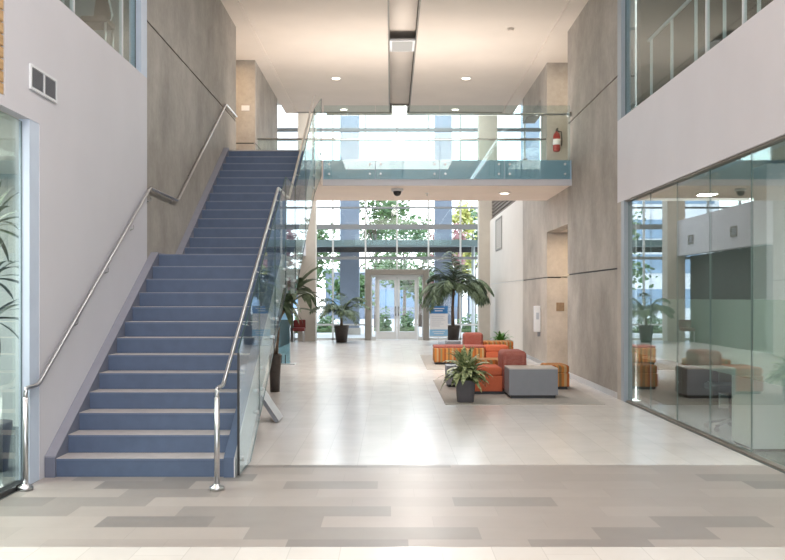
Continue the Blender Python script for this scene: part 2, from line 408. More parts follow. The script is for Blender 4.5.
# ------------------------------------------------------------------ ceiling
b = MB()
for x0, x1 in ((-2.58, -.03), (.48, 3.04)): b.box(x0, x1, -8, 25, ZC, ZC+.12, M['ceil'])
for x0, x1 in ((XL, -2.58), (3.04, XR)): b.box(x0, x1, -8, 25, ZC-.035, ZC+.12, M['ceil'])
b.box(-.06, .51, -8, 25, ZC+.22, ZC+.3, M['ceil'])
b.box(-.06, -.03, -8, 25, ZC-.004, ZC+.3, M['frame']); b.box(.48, .51, -8, 25, ZC-.004, ZC+.3, M['frame'])
b.box(XL, XR, 24.96, 25.04, ZC-.02, 8.3, M['frame'])
b.box(-7, 7, 22.9, YF, 8.2, 8.4, M['ceil'])
struct(b.build('ceiling'))
struct(one('ceiling_left', None, (-7, XL-.09, -8, 10.8, HD+.04, HD+.2, M['ceil']), (-7, XL-.09, -8, 10.8, ZC, ZC+.1, M['ceil'])))
struct(one('ceiling_right', None, (XR+TH, 7.6, -8, 13.2, HD+.04, HD+.2, M['ceil']), (XR+TH, 7.6, -8, 13.2, ZC, ZC+.1, M['ceil'])))

# office rooms behind the side glass
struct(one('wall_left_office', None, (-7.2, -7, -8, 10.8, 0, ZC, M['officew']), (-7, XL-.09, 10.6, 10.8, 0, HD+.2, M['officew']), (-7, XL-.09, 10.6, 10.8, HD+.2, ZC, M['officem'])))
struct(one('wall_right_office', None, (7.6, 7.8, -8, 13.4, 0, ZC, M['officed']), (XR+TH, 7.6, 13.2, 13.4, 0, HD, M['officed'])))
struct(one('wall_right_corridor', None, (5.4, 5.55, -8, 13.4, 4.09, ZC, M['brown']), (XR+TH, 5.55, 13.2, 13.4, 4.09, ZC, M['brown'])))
struct(one('floor_left_mezzanine', None, (-7, XL-.09, -8, 10.6, HD+.2, Z2, M['carpet'])))
struct(one('floor_right_mezzanine', None, (XR+TH, 7.6, -8, 13.2, HD+.2, Z2, M['carpet'])))
struct(one('wall_left_mezzanine', None, (-6.0, -5.8, -8, 10.6, Z2, ZC, M['officed'])))

# ------------------------------------------------------------------ glazing: right glass wall
def window(name): 
    o = bpy.data.objects.new(name, None); C.objects.link(o); struct(o); return o
w1 = window('window_1')
ys = [13.12-1.12*i for i in range(15)]
for i, (ya, yb) in enumerate(zip(ys[1:], ys)):
    p = MB(); p.prism([(ya+.006, .035), (yb-.006, .035), (yb-.006, HD-.02), (ya+.006, HD-.02)], 'x', XR+.06, XR+.072, M['gwall'], M['gedl']); po = p.build('pane', w1)
    q = MB(); q.quad((XR+.076, ya+.006, .72), (XR+.076, yb-.006, .72), (XR+.076, yb-.006, 1.475), (XR+.076, ya+.006, 1.475), M['film']); q.build('frosted_band', po)
one('sill', w1, (XR+.03, XR+.10, ys[-1], 13.12, 0, .018, M['frame']))
one('head_trim', w1, (XR+.02, XR+.11, ys[-1], 13.12, HD-.02, HD, M['frame']))
one('post', w1, (XR, XR+.12, 13.12, 13.28, 0, HD, M['jambd'])); one('reveal', w1, (XR, XR+.12, 13.28, 13.5, 0, HD, M['concl']))
# upper right glass
w3 = window('window_3')
ys = [13.28, 9.86, 8.83, 6.8, 5.2, 3.6, 2.0]
for ya, yb in zip(ys[1:], ys):
    p = MB(); p.prism([(ya+.006, 4.11), (yb-.006, 4.11), (yb-.006, ZC-.04), (ya+.006, ZC-.04)], 'x', XR+.06, XR+.072, M['gup'], M['gedge']); p.build('pane', w3)
    one('mullion', w3, (XR+.05, XR+.09, ya-.012, ya+.012, 4.09, ZC-.035, M['alu']))
one('post', w3, (XR+.0, XR+.14, 13.28, 13.5, 4.09, ZC-.035, M['jambd']))
one('sill', w3, (XR+.03, XR+.14, ys[-1], 13.3, 4.09, 4.11, M['alu']))
# upper left glass
w4 = window('window_4')
ys = [10.55, 10.0, 8.47, 6.83]
for ya, yb in zip(ys[1:], ys):
    p = MB(); p.prism([(ya+.006, 4.10), (yb-.006, 4.10), (yb-.006, ZC-.04), (ya+.006, ZC-.04)], 'x', XL-.072, XL-.06, M['gup'], M['gedge']); p.build('pane', w4)
    one('mullion', w4, (XL-.09, XL-.05, ya-.012, ya+.012, 4.08, ZC-.035, M['alu']))
one('post', w4, (XL-.14, XL, 10.55, 10.8, 4.08, ZC-.035, M['jamb']))
one('sill', w4, (XL-.14, XL-.03, 6.83, 10.55, 4.08, 4.10, M['alu']))
# left office glass below the white wall
w5 = window('window_5')
ys = [7.30-1.5*i for i in range(6)]
for ya, yb in zip(ys[1:], ys):
    p = MB(); p.prism([(ya+.006, .04), (yb-.006, .04), (yb-.006, 2.9), (ya+.006, 2.9)], 'x', XL-.072, XL-.06, M['gwall'], M['gedge']); p.build('pane', w5)
one('jamb', w5, (XL-.09, XL-.004, 7.30, 7.498, 0, 2.92, M['jamb']))
one('sill', w5, (XL-.12, XL-.02, ys[-1], 7.30, 0, .04, M['dark']))

# ------------------------------------------------------------------ entrance facade
w2 = window('window_2')
mx = [-6.51, -5.39, -4.27, -3.15, -2.03, -.89, .21, 1.31, 2.43, 3.55, 4.67, 5.79, 6.9]
DX0, DX1, DZ = -.89, 1.31, 2.46
for x in mx:
    z0 = DZ if abs(x-.21) < .01 else 0
    one('mullion', w2, (x-.028, x+.028, YF-.06, YF+.06, z0, 8.2, M['aluw']))
tz = [(2.86, .05), (3.95, .085), (4.62, .03), (6.99, .025), (7.34, .06)]
for z, h in tz: one('transom', w2, (-7, 7, YF-.07, YF+.05, z-h, z+h, M['trans']))
for xa, xb in ((-7, DX0), (DX1, 7)):
    one('transom', w2, (xa, xb, YF-.05, YF+.05, .50, .56, M['aluw'])); one('sill', w2, (xa, xb, YF-.06, YF+.06, 0, .07, M['aluw']))
zz = [.07, .56, 2.81, 3.86, 4.59, 6.96, 7.28, 8.2]
for xa, xb in zip([-7]+mx, mx+[7]):
    if xb-xa < .2: continue
    for k, (za, zb) in enumerate(((.07, .50), (.56, 2.81), (2.91, 3.865), (4.035, 4.59), (4.65, 6.965), (7.015, 7.28), (7.40, 8.2))):
        if DX0-.01 < xa < DX1-.1 and k < 2:
            if k == 0: continue
            za = DZ
        p = MB(); p.quad((xa+.028, YF, za), (xb-.028, YF, za), (xb-.028, YF, zb), (xa+.028, YF, zb), M['gfac']); p.build('pane', w2)
# entrance door: portal frame, two leaves, two sidelights
d1 = window('door_1'); d1.location = (0, 0, 0)
yd = YF-.35
fr = MB()
for x0, x1, z0, z1 in ((DX0, DX0+.19, 0, DZ), (DX1-.19, DX1, 0, DZ), (DX0+.19, DX1-.19, DZ-.19, DZ)): fr.box(x0, x1, yd, YF+.08, z0, z1, M['frame'], .01, 1)
fr.build('door_frame', d1)
cx = .21
for sg in (-1, 1):
    lf = MB(); w = .70
    x0, x1 = (cx-w, cx-.006) if sg < 0 else (cx+.006, cx+w)
    for a, bb, z0, z1 in ((x0, x0+.09, .02, 2.2), (x1-.09, x1, .02, 2.2), (x0+.09, x1-.09, .02, .30), (x0+.09, x1-.09, 2.09, 2.2)): lf.box(a, bb, yd+.15, yd+.20, z0, z1, M['aluw'])
    lo = lf.build('door_leaf', d1)
    g = MB(); g.quad((x0+.09, yd+.175, .30), (x1-.09, yd+.175, .30), (x1-.09, yd+.175, 2.09), (x0+.09, yd+.175, 2.09), M['gfac']); g.build('pane', lo)
    hx = cx+sg*.055; h = MB(); h.tube([(hx, yd+.15, .86), (hx, yd+.09, .86), (hx, yd+.09, 1.16), (hx, yd+.15, 1.16)], .014, M['dark'], 8); h.build('handle', lo)
    s0, s1 = (DX0+.19, cx-w-.01) if sg < 0 else (cx+w+.01, DX1-.19)
    sl = MB()
    for a, bb, z0, z1 in ((s0, s0+.04, .0, 2.27), (s1-.04, s1, 0, 2.27), (s0+.04, s1-.04, 0, .12), (s0+.04, s1-.04, 2.2, 2.27)): sl.box(a, bb, yd+.15, yd+.20, z0, z1, M['aluw'])
    so = sl.build('sidelight', d1)
    g = MB(); g.quad((s0+.04, yd+.175, .12), (s1-.04, yd+.175, .12), (s1-.04, yd+.175, 2.2), (s0+.04, yd+.175, 2.2), M['gfac']); g.build('pane', so)
one('door_head', d1, (DX0+.19, DX1-.19, yd+.14, yd+.21, 2.2, 2.27, M['aluw']))
# columns beside the facade
struct(one('column_left', None, (-3.16, -2.56, 31.0, 31.6, 0, 8.2, M['colm']))); struct(one('column_right', None, (2.98, XR+TH, 30.95, 31.5, 0, 8.2, M['colm'])))
# rear glazed end behind the viewer
w6 = window('window_6')
for x in (-2.86, -1.6, -.4, .8, 2.0, 3.32): one('mullion', w6, (x-.05, x+.05, -8.1, -8, 0, ZC, M['alu']))
for z in (.05, 2.5, 3.9, 4.1, 6.5): one('transom', w6, (XL, XR, -8.1, -8, z-.05, z+.05, M['alu']))

# ------------------------------------------------------------------ bridge
br = window('floor_bridge'); br['kind'] = 'structure'
SB = 3.57
sl = MB(); sl.box(XL, XR, 16.95, 19.65, SB, Z2, M['soff']); sl.box(XL, -1.30, YT+.02, 16.95, SB, Z2, M['soff']); sl.build('slab', br)
one('edge_band', br, (-1.26, XR, 16.90, 16.95, SB-.01, 3.675, M['white']))
one('edge_face', br, (-1.26, XR, 16.93, 16.95, 3.675, Z2, M['edge']))
# guard glass on the front of the bridge: four panels hung off the slab edge
gx = [-1.24, -.29, .90, 2.09, 3.31]
gb = thing('bridge_glass_guard', (1.0, 16.9, 3.68), 'clear glass guard of four panels along the front of the upper bridge', 'glass guard')
bolt0 = None
def bolt(parent, p, axis):
    global bolt0
    if bolt0 is None or bolt0.get(axis) is None:
        bolt0 = bolt0 or {}
        m = MB(); d = {'x': Vector((.03,0,0)), 'y': Vector((0,.03,0))}[axis]; m.cyl(-d, d, .02, M['alu'], 10)
        o = m.build('standoff_bolt', parent); bolt0[axis] = o
    else:
        o = bolt0[axis].copy(); C.objects.link(o); o.parent = parent
    o.location = Vector(p)-parent_world(parent); return o
for xa, xb in zip(gx, gx[1:]):
    m = MB(); m.prism([(xa+.006, 3.675), (xb-.006, 3.675), (xb-.006, 5.03), (xa+.006, 5.03)], 'y', 16.87, 16.882, M['gguard'], M['gedge']); po = m.build('glass_panel', gb)
    m = MB(); m.quad((xa+.006, 16.886, 3.68), (xb-.006, 16.886, 3.68), (xb-.006, 16.886, Z2), (xa+.006, 16.886, Z2), M['gfas']); m.build('tinted_skirt', po)
    for x in (xa+.1, xb-.1):
        for z in (3.77, 3.95): bolt(po, (x, 16.88, z), 'y')
m = MB(); m.tube([(-1.2, 16.98, 4.89), (3.30, 16.98, 4.89)], .021, M['steel'], 8); hr = m.build('handrail', gb)
for x in (-.8, .3, 1.5, 2.7): one('rail_bracket', hr, (x-.012, x+.012, 16.882, 16.98, 4.86, 4.89, M['steel']))
m = MB(); m.cyl((3.27, 16.98, 4.89), (3.34, 16.98, 4.89), .045, M['steel']); m.build('wall_flange', hr)
gr = thing('bridge_rear_guard', (.3, 19.6, Z2), 'glass guard along the far edge of the upper bridge, towards the entrance windows', 'glass guard')
for xa, xb in zip([-2.86, -1.3, .25, 1.8], [-1.3, .25, 1.8, 3.32]):
    m = MB(); m.prism([(xa+.006, Z2), (xb-.006, Z2), (xb-.006, 4.86), (xa+.006, 4.86)], 'y', 19.58, 19.592, M['glass'], M['gedge']); m.build('glass_panel', gr)
m = MB(); m.tube([(-2.86, 19.586, 4.88), (3.32, 19.586, 4.88)], .02, M['steel'], 8); m.build('handrail', gr)
# fittings under the bridge
for px in (504.5, 300):
    x = (px-VX)*18.2/F
    t = thing('ceiling_downlight', (x, 18.2, SB), 'round recessed downlight under the bridge, %s' % ('right of the potted palm by the entrance' if px > 400 else 'near the glass stair guard'), 'downlight', 'downlights under the bridge')
    m = MB(); m.lathe(x, 18.2, [(.11, SB-.012), (.12, SB-.004), (.12, SB+.0)], M['signw']); m.build('trim_ring', t)
    m = MB(); m.lathe(x, 18.2, [(.08, SB-.016), (.08, SB-.011)], M['lamp']); m.build('lens', t)
t = thing('ceiling_dome_camera', (.12, 17.5, SB), 'small dark dome security camera on a white base under the bridge', 'security camera')
m = MB(); m.lathe(.12, 17.5, [(.11, SB-.05), (.115, SB)], M['signw']); m.build('base', t)
m = MB(); m.lathe(.12, 17.5, [(.012, SB-.14), (.045, SB-.13), (.07, SB-.10), (.08, SB-.05)], M['black']); m.build('dome', t)
t = thing('ceiling_sprinkler', (.72, 18.2, SB), 'small fire sprinkler head under the bridge, right of the dome camera', 'sprinkler')
m = MB(); m.lathe(.72, 18.2, [(.035, SB-.012), (.04, SB)], M['signw'], 12); m.cyl((.72, 18.2, SB-.06), (.72, 18.2, SB-.012), .01, M['steel'], 8); m.build('head', t)

# ------------------------------------------------------------------ staircase
XS0, XS1 = XL+.09, -1.39
st = thing('staircase', (-2.09, Y0, 0), 'wide blue two-flight staircase with pale treads rising along the left wall', 'staircase')
step0 = None
def add_step(n, y):
    global step0
    z = n*R
    if step0 is None:
        m = MB(); m.box(XS0, XS1, Y0+.003, Y0+T+.03, 0, R-.02, M['blue']); step0 = m.build('step', st)
        m = MB(); m.box(XS0, XS1, Y0-.002, Y0+T, R-.02, R-.003, M['nose']); m.box(XS0, XS1, Y0-.001, Y0+T, R-.003, R, M['tread']); m.build('tread', step0).location = (0,0,0)
        step0['y0'] = 1; return
    o = step0.copy(); C.objects.link(o); o.location = step0.location+Vector((0, y-Y0, z-R)); o.parent = st
    tr = step0.children[0].copy(); C.objects.link(tr); tr.parent = o
for n in range(1, 13): add_step(n, Y0+(n-1)*T)
for n in range(14, 26): add_step(n, YU+(n-14)*T)
del step0['y0']
one('landing', st, (XS0, XS1, YL+.003, YU+.04, 13*R-.24, 13*R-.02, M['blue']), (XS0, XS1, YL-.002, YU, 13*R-.02, 13*R-.003, M['nose']), (XS0, XS1, YL-.001, YU, 13*R-.003, 13*R, M['tread']))
one('top_riser', st, (XS0, XS1, YT+.0, YT+.02, 25*R, 26*R-.02, M['blue']), (XS0, XS1, YT-.012, YT+.25, 26*R-.02, 26*R, M['tread']))
def side(up, dn, y_end=YT+.02):
    top = [(Y0-.03, 0.0), (Y0-.03, R+up-.02), (YL-.03, 13*R+up-.02), (YU-.26, 13*R+up-.02), (YT, 26*R+up), (y_end, 26*R+up)]
    bot = [(y_end, 26*R-dn), (YT, 26*R-dn-.02), (YU+.1, 13*R-dn+.12), (YL+.25, 13*R-dn+.12), (Y0+.55, 0.0)]
    return top+bot
m = MB(); m.prism(side(.03, .40), 'x', XL+.002, XS0, M['bluel']); m.build('stringer', st)['label'] = 'blue stringer against the wall'
m = MB(); m.prism(side(.03, .40), 'x', XS1, -1.305, M['blue']); m.build('stringer', st)['label'] = 'blue stringer on the open side'
m = MB(); m.prism(side(.02, .42), 'x', -1.305, -1.297, M['white']); m.build('side_cladding', st)
cap = MB()
for pts in ([(Y0-.03, R+.01), (YL-.03, 13*R+.01), (YU-.26, 13*R+.01), (YT, 26*R+.03)],):
    for (ya, za), (yb, zb) in zip(pts, pts[1:]): cap.prism([(ya, za), (yb, zb), (yb, zb+.012), (ya, za+.012)], 'x', XL+.002, XS0+.003, M['cap'])
cap.build('stringer_cap', st)
m = MB()
pts = side(.0, .40)[6:]
for (ya, za), (yb, zb) in zip(pts, pts[1:]): m.prism([(ya, za), (yb, zb), (yb, zb+.02), (ya, za+.02)], 'x', XS0, XS1, M['white'])
m.build('soffit', st)

# handrails
def rail_path(x, y_start, y_end):
    zr = .79
    return [(x, y_start, 0.0), (x, y_start, zr), (x, Y0-.27, zr), (x, YL-.20, 13*R+zr-.02), (x, YU-.20, 13*R+zr-.02), (x, YT, 26*R+zr), (x, y_end, 26*R+zr)] if x < -2 else [(x, y_start, 0.0), (x, y_start, zr), (x, Y0-.27, zr), (x, YL-.03, 13*R+zr), (x, YU-.28, 13*R+zr), (x, YT+.40, 26*R+zr+.40*SL)]
def rounded(pts, r=.05, k=4):
    out = [Vector(pts[0])]
    for a, b_, c in zip(pts, pts[1:], pts[2:]):
        a, b_, c = Vector(a), Vector(b_), Vector(c)
        r1 = min(r, (a-b_).length*.45, (c-b_).length*.45)
        p, q = b_+(a-b_).normalized()*r1, b_+(c-b_).normalized()*r1
        for i in range(k+1):
            t = i/k; out.append(p*(1-t)**2+b_*2*t*(1-t)+q*t*t)
    out.append(Vector(pts[-1])); return out
def handrail(x, yend, label, wall):
    t = thing('handrail', (x, 7.11, 0), label, 'handrail', 'stair handrails')
    pts = rail_path(x, 7.11, yend)
    if wall: pts.append((XL+.0, yend, 26*R+.79))
    m = MB(); m.tube(rounded(pts[1:] if 0 else [(x, 7.11, .70)]+pts[1:]), .0175, M['steel'], 10); m.build('rail', t)
    m = MB(); m.cyl((x, 7.11, .015), (x, 7.11, .72), .021, M['steel'], 12); m.build('post', t)
    m = MB(); m.lathe(x, 7.11, [(.058, 0), (.058, .03), (.03, .036), (.03, .05)], M['steel'], 18); m.build('base_flange', t)
    for y in (8.3, 9.2, 10.1, 10.8, 11.9, 13.0, 14.0, 15.0):
        if y < YL: z = R+(y-Y0)*SL+.79
        elif y < YU-.28: z = 13*R+.79
        else: z = 14*R+(y-YU)*SL+.79
        xx = XL if wall else -1.285
        m = MB(); m.tube([(x, y, z-.02), (x, y, z-.06), (xx, y, z-.075)], .007, M['steel'], 6); m.build('bracket', t)
handrail(-2.84, 16.85, 'brushed steel handrail fixed along the left wall beside the blue stairs', True)
handrail(-1.352, 16.5, 'brushed steel handrail on the open side of the stairs, along the glass panels', False)

# stair glass guard
gs = thing('stair_glass_guard', (-1.265, Y0, 0), 'clear glass guard bolted to the open side of the blue staircase', 'glass guard')
def noseline(y):
    if y <= YL: return R+(y-Y0)*SL
    if y <= YU-.28: return 13*R
    return min(13*R+(y-YU+.28)*SL, 26*R+.14)
def gpanel(ya, yb, mids=()):
    ys_ = [ya, *mids, yb]
    top = [(y, noseline(y)+.93) for y in ys_]
    bot = [(y, max(.02, noseline(y)-.47)) for y in ys_]
    if bot[0][1] < .03 and bot[-1][1] > .03:
        yk = Y0+(.02+.47-R)/SL; bot.insert(1, (yk, .02))
    m = MB(); m.prism(top+bot[::-1], 'x', -1.272, -1.260, M['gguard'], M['gedge']); o = m.build('glass_panel', gs)
    for y in (ya+.16, yb-.16):
        for dz in (-.10, -.30):
            z = noseline(y)+dz
            if z > .05: bolt(o, (-1.28, y, z), 'x')
for ya, yb, mids in ((Y0-.03, 8.80, ()), (8.815, 9.98, ()), (9.995, YL, ()), (YL+.015, YU-.28, ()), (YU-.265, 13.6, ()), (13.615, 15.1, ()), (15.115, 16.6, ())): gpanel(ya, yb, mids)
one('edge_trim', gs, (-1.276, -1.256, Y0-.042, Y0-.031, .02, R+.88, M['black']))

# ------------------------------------------------------------------ wall fittings
t = thing('wall_vent', (XL, 7.57, 3.26), 'white framed twin air grille high on the left white wall', 'air vent', None)
one('vent_frame', t, (XL, XL+.018, 7.28, 7.30, 3.16, 3.36, M['signw']), (XL, XL+.018, 7.83, 7.85, 3.16, 3.36, M['signw']), (XL, XL+.018, 7.555, 7.575, 3.18, 3.34, M['signw']), (XL, XL+.018, 7.30, 7.83, 3.16, 3.18, M['signw']), (XL, XL+.018, 7.30, 7.83, 3.34, 3.36, M['signw']))
for ya, yb in ((7.30, 7.555), (7.575, 7.83)):
    m = MB(); m.box(XL, XL+.003, ya, yb, 3.18, 3.34, M['potg'])
    for i in range(12): m.box(XL+.003, XL+.012, ya, yb, 3.184+i*.013, 3.190+i*.013, M['grey'])
    m.build('grille', t)
def lobby_vent(x, s, y0, y1, z0, z1, label, group):
    t = thing('wall_grille', (x, (y0+y1)/2, z0), label, 'air vent', group)
    xa, xb = sorted((x, x+s*.02))
    one('vent_frame', t, (xa, xb, y0, y0+.06, z0, z1, M['frame']), (xa, xb, y1-.06, y1, z0, z1, M['frame']), (xa, xb, y0+.06, y1-.06, z0, z0+.05, M['frame']), (xa, xb, y0+.06, y1-.06, z1-.05, z1, M['frame']))
    m = MB(); xa, xb = sorted((x, x+s*.012))
    k = max(4, int((z1-z0)/.06))
    for i in range(k): m.box(xa, xb, y0+.06, y1-.06, z0+.05+i*(z1-z0-.1)/k, z0+.05+(i+.6)*(z1-z0-.1)/k, M['greyt'] if s < 0 else M['grey'])
    m.build('grille', t)
lobby_vent(XR, -1, 27.5, 29.1, 2.95, 3.95, 'large pale louvred grille high on the white wall near the entrance', None)
lobby_vent(XL, 1, 25.6, 26.1, 3.2, 3.5, 'small grille on the white band over the left lobby wall, nearer one', 'lobby grilles')
lobby_vent(XL, 1, 29.3, 29.8, 3.2, 3.5, 'small grille on the white band over the left lobby wall, farther one', 'lobby grilles')
t = thing('light_switch', (-3.08, 19.4, 5.5), 'white light switch plate on the lit concrete at the head of the stairs', 'light switch')
one('plate', t, (-3.17, -3.0, 19.388, 19.4, 5.45, 5.56, M['signw'])); one('rocker', t, (-3.14, -3.10, 19.38, 19.388, 5.47, 5.54, M['signw'])); one('rocker', t, (-3.07, -3.03, 19.38, 19.388, 5.47, 5.54, M['signw']))
ex = thing('fire_extinguisher', (3.53, 19.5, 4.58), 'red fire extinguisher hung on the concrete at the right end of the bridge', 'fire extinguisher')
m = MB(); m.lathe(3.53, 19.5, [(.06, 4.60), (.075, 4.62), (.078, 4.92), (.06, 4.98), (.025, 5.01), (.025, 5.03)], M['exred'], 18); m.build('cylinder', ex)
m = MB(); m.lathe(3.53, 19.5, [(.0795, 4.74), (.0795, 4.86)], M['signw'], 18); m.build('label_band', ex)
m = MB(); m.box(3.51, 3.55, 19.40, 19.53, 5.03, 5.05, M['black']); m.box(3.515, 3.545, 19.38, 19.5, 5.065, 5.08, M['black']); m.build('handle', ex)
m = MB(); m.tube([(3.55, 19.5, 5.03), (3.63, 19.49, 5.02), (3.64, 19.49, 4.85), (3.63, 19.49, 4.72)], .012, M['black'], 8); m.build('hose', ex)
one('bracket', ex, (3.50, 3.56, 19.575, 19.6, 4.6, 4.98, M['steel']), (3.445, 3.615, 19.50, 19.575, 4.78, 4.80, M['steel']))
t = thing('wall_plaque', (3.63, 19.59, 1.2), 'small square bronze plaque on the concrete inside the right passage', 'plaque')
one('plate', t, (3.54, 3.71, 19.585, 19.6, 1.2, 1.38, M['plaque']), bev=.004, seg=1)
t = thing('wall_mounted_panel', (3.27, 20.5, .7), 'narrow white upright panel with blue print on the pale concrete wall', 'notice panel')
one('case', t, (3.20, XR, 20.42, 20.56, .72, 1.30, M['signw']), bev=.012); one('print', t, (3.24, 3.30, 20.412, 20.42, 1.0, 1.15, M['textg'])); one('foot', t, (3.28, XR, 20.46, 20.52, .62, .72, M['grey']))

# ceiling lights
i = 0
for x, y, lab in ((-1.27, 21.1, 'nearer left'), (1.73, 21.1, 'nearer right'), (-1.27, 24.6, 'farther left'), (1.73, 24.6, 'farther right')):
    t = thing('ceiling_downlight', (x, y, ZC), 'round recessed downlight in the hall ceiling, %s of the four' % lab, 'downlight', 'hall ceiling downlights')
    m = MB(); m.lathe(x, y, [(.115, ZC-.014), (.125, ZC-.004), (.125, ZC)], M['signw']); m.build('trim_ring', t)
    m = MB(); m.lathe(x, y, [(.085, ZC-.018), (.085, ZC-.013)], M['lamp']); m.build('lens', t)
    l = bpy.data.lights.new('downlight_beam', 'SPOT'); l.energy = 170; l.color = (1,.95,.90); l.spot_size = 1.9; l.spot_blend = .8; l.shadow_soft_size = .08
    o = bpy.data.objects.new('downlight_beam', l); o.location = (x, y, ZC-.03); C.objects.link(o)
t = thing('slot_light', (.225, 18.5, ZC), 'rectangular light fixture set across the ceiling slot', 'ceiling light')
one('housing', t, (-.03, .48, 18.1, 18.9, ZC+.02, ZC+.06, M['signw'])); one('diffuser', t, (.02, .43, 18.15, 18.85, ZC+.01, ZC+.02, M['lampd']))
# smoke detectors
t = thing('smoke_detector', (2.2, 17.2, ZC), 'small white smoke detector on the ceiling right of the slot', 'smoke detector')
m = MB(); m.lathe(1.35+.9, 17.2, [(.04, ZC-.05), (.06, ZC-.04), (.065, ZC)], M['ceil'], 14); m.build('body', t)

# ------------------------------------------------------------------ rugs
tag(one('rug', None, (.76, 2.98, 12.72, 16.5, 0, .008, M['rug'])), 'flat grey rug under the nearer lounge seats and grey table', 'rug', 'lounge rugs')
tag(one('rug', None, (.75, 2.98, 18.9, 23.6, 0, .008, M['rug'])), 'flat grey rug under the farther lounge seats near the entrance', 'rug', 'lounge rugs')

# ------------------------------------------------------------------ lounge furniture
RZ = .008
def plinth(t, x0, x1, y0, y1): return one('plinth', t, (x0+.03, x1-.03, y0+.03, y1-.03, RZ, RZ+.045, M['black']))
def table(x0, x1, y0, y1, h, label, group='lounge tables', top='grey'):
    t = thing('side_table', ((x0+x1)/2, (y0+y1)/2, RZ), label, 'table', group)
    plinth(t, x0, x1, y0, y1); one('body', t, (x0, x1, y0, y1, RZ+.045, h-.02, M['grey']), bev=.004, seg=1); one('tabletop', t, (x0, x1, y0, y1, h-.02, h, M[top]), bev=.004, seg=1)
    return t
def pouf(x0, x1, y0, y1, h, mat, topm, label, cat='ottoman', group='lounge seats'):
    t = thing('ottoman', ((x0+x1)/2, (y0+y1)/2, RZ), label, cat, group)
    plinth(t, x0, x1, y0, y1); one('base', t, (x0, x1, y0, y1, RZ+.045, h-.13, mat), bev=.012, seg=3); one('cushion', t, (x0, x1, y0, y1, h-.135, h, topm), bev=.035, seg=3)
    return t
def chair(x0, x1, y0, y1, h, side_, bw, bh, seatm, backm, label, group='lounge seats'):
    t = thing('lounge_chair', ((x0+x1)/2, (y0+y1)/2, RZ), label, 'armchair', group)
    plinth(t, x0, x1, y0, y1)
    if side_ == 'right': s, bk = (x0, x1-bw, y0, y1), (x1-bw, x1, y0+.02, y1-.02)
    else: s, bk = (x0, x1, y0, y1-bw), (x0+.02, x1-.02, y1-bw, y1)
    one('seat_base', t, (*s, RZ+.045, h-.13, seatm), bev=.012, seg=3); one('seat_cushion', t, (*s, h-.135, h, seatm), bev=.04, seg=3)
    one('backrest', t, (*bk, RZ+.045, bh, backm), bev=.075, seg=5)
    return t
table(1.735, 2.455, 13.45, 14.0, .456, 'grey laminate cube table in front of the red lounge chair', top='greyt')
chair(1.10, 2.09, 14.02, 14.72, .42, 'right', .38, .67, M['red'], M['pink'], 'orange-red lounge chair with dusty red rounded backrest beside the grey table')
pouf(1.22, 1.86, 15.0, 15.6, .47, M['stripe'], M['stripe'], 'striped orange ottoman behind the nearer red lounge chair')
table(.92, 1.2, 15.1, 15.6, .36, 'low grey cube table behind the variegated potted plant')
pouf(2.50, 2.88, 14.75, 15.35, .40, M['stripe'], M['stripe'], 'striped orange ottoman by the concrete wall, behind the grey cube table')
t = thing('lounge_bench', (1.5, 20.5, RZ), 'long striped orange bench with a pink seat on the farther rug', 'bench')
plinth(t, .95, 2.07, 20.2, 20.85); one('base', t, (.95, 2.07, 20.2, 20.85, RZ+.045, .37, M['stripe']), bev=.025, seg=3); one('cushion', t, (.95, 2.07, 20.22, 20.85, .365, .42, M['pink']), bev=.02, seg=3)
pouf(2.09, 2.60, 20.25, 20.85, .42, M['red'], M['red'], 'orange-red ottoman at the right end of the long striped bench')
table(2.63, 2.93, 20.5, 21.0, .30, 'low grey cube table right of the farther red ottoman')
chair(1.66, 2.16, 20.9, 21.6, .40, 'back', .40, .67, M['red'], M['pink'], 'lounge chair with dusty red rounded back behind the long striped bench')
table(1.3, 1.64, 21.5, 22.0, .46, 'grey cube table left of the dusty red chair back on the farther rug')
pouf(2.19, 2.92, 21.8, 22.4, .44, M['stripe'], M['stripe'], 'striped orange ottoman farthest back, below the small green plant')

# ------------------------------------------------------------------ plants
def square_pot(t, x, y, r0, r1, h, mat, z0=0.0):
    m = MB(); m.lathe(x, y, [(r0, z0), (r1*.97, z0+h*.9), (r1, z0+h*.9), (r1, z0+h), (r1*.88, z0+h), (r1*.86, z0+h-.04)], mat, 24, True); m.build('pot', t)
    m = MB(); m.lathe(x, y, [(r1*.84, z0+h-.08), (r1*.84, z0+h-.045)], M['soil'], 16); m.build('soil', t)
def round_pot(t, x, y, r0, r1, h, mat, z0=0.0):
    m = MB(); m.lathe(x, y, [(r0, z0), (r1*.96, z0+h*.86), (r1, z0+h*.88), (r1, z0+h), (r1*.9, z0+h), (r1*.88, z0+h-.05)], mat, 24); m.build('pot', t)
    m = MB(); m.lathe(x, y, [(r1*.86, z0+h-.09), (r1*.86, z0+h-.05)], M['soil'], 16); m.build('soil', t)
# variegated plant by the grey rug
x, y = 1.06, 12.9+.16
t = thing('potted_dracaena', (x, y, 0), 'bushy variegated green plant in a charcoal square pot before the lounge seats', 'potted plant')
square_pot(t, x, y, .115, .145, .31, M['potg'], .008)
m = MB()
for k in range(105):
    a = random.uniform(0, 2*PI); e = random.uniform(.2, 1.5); zz = random.uniform(.28, .44)
    m.leaf((x+.02*math.cos(a), y+.02*math.sin(a), zz), (math.cos(a)*math.cos(e), math.sin(a)*math.cos(e), math.sin(e)), random.uniform(.33,.47), .085, M['leafv'], random.uniform(1.0,1.9), 6, random.uniform(-.3,.3))
m.build('foliage', t, recalc=False)
m = MB(); m.cyl((x, y, .26), (x, y, .44), .018, M['trunk'], 8); m.build('stem', t)
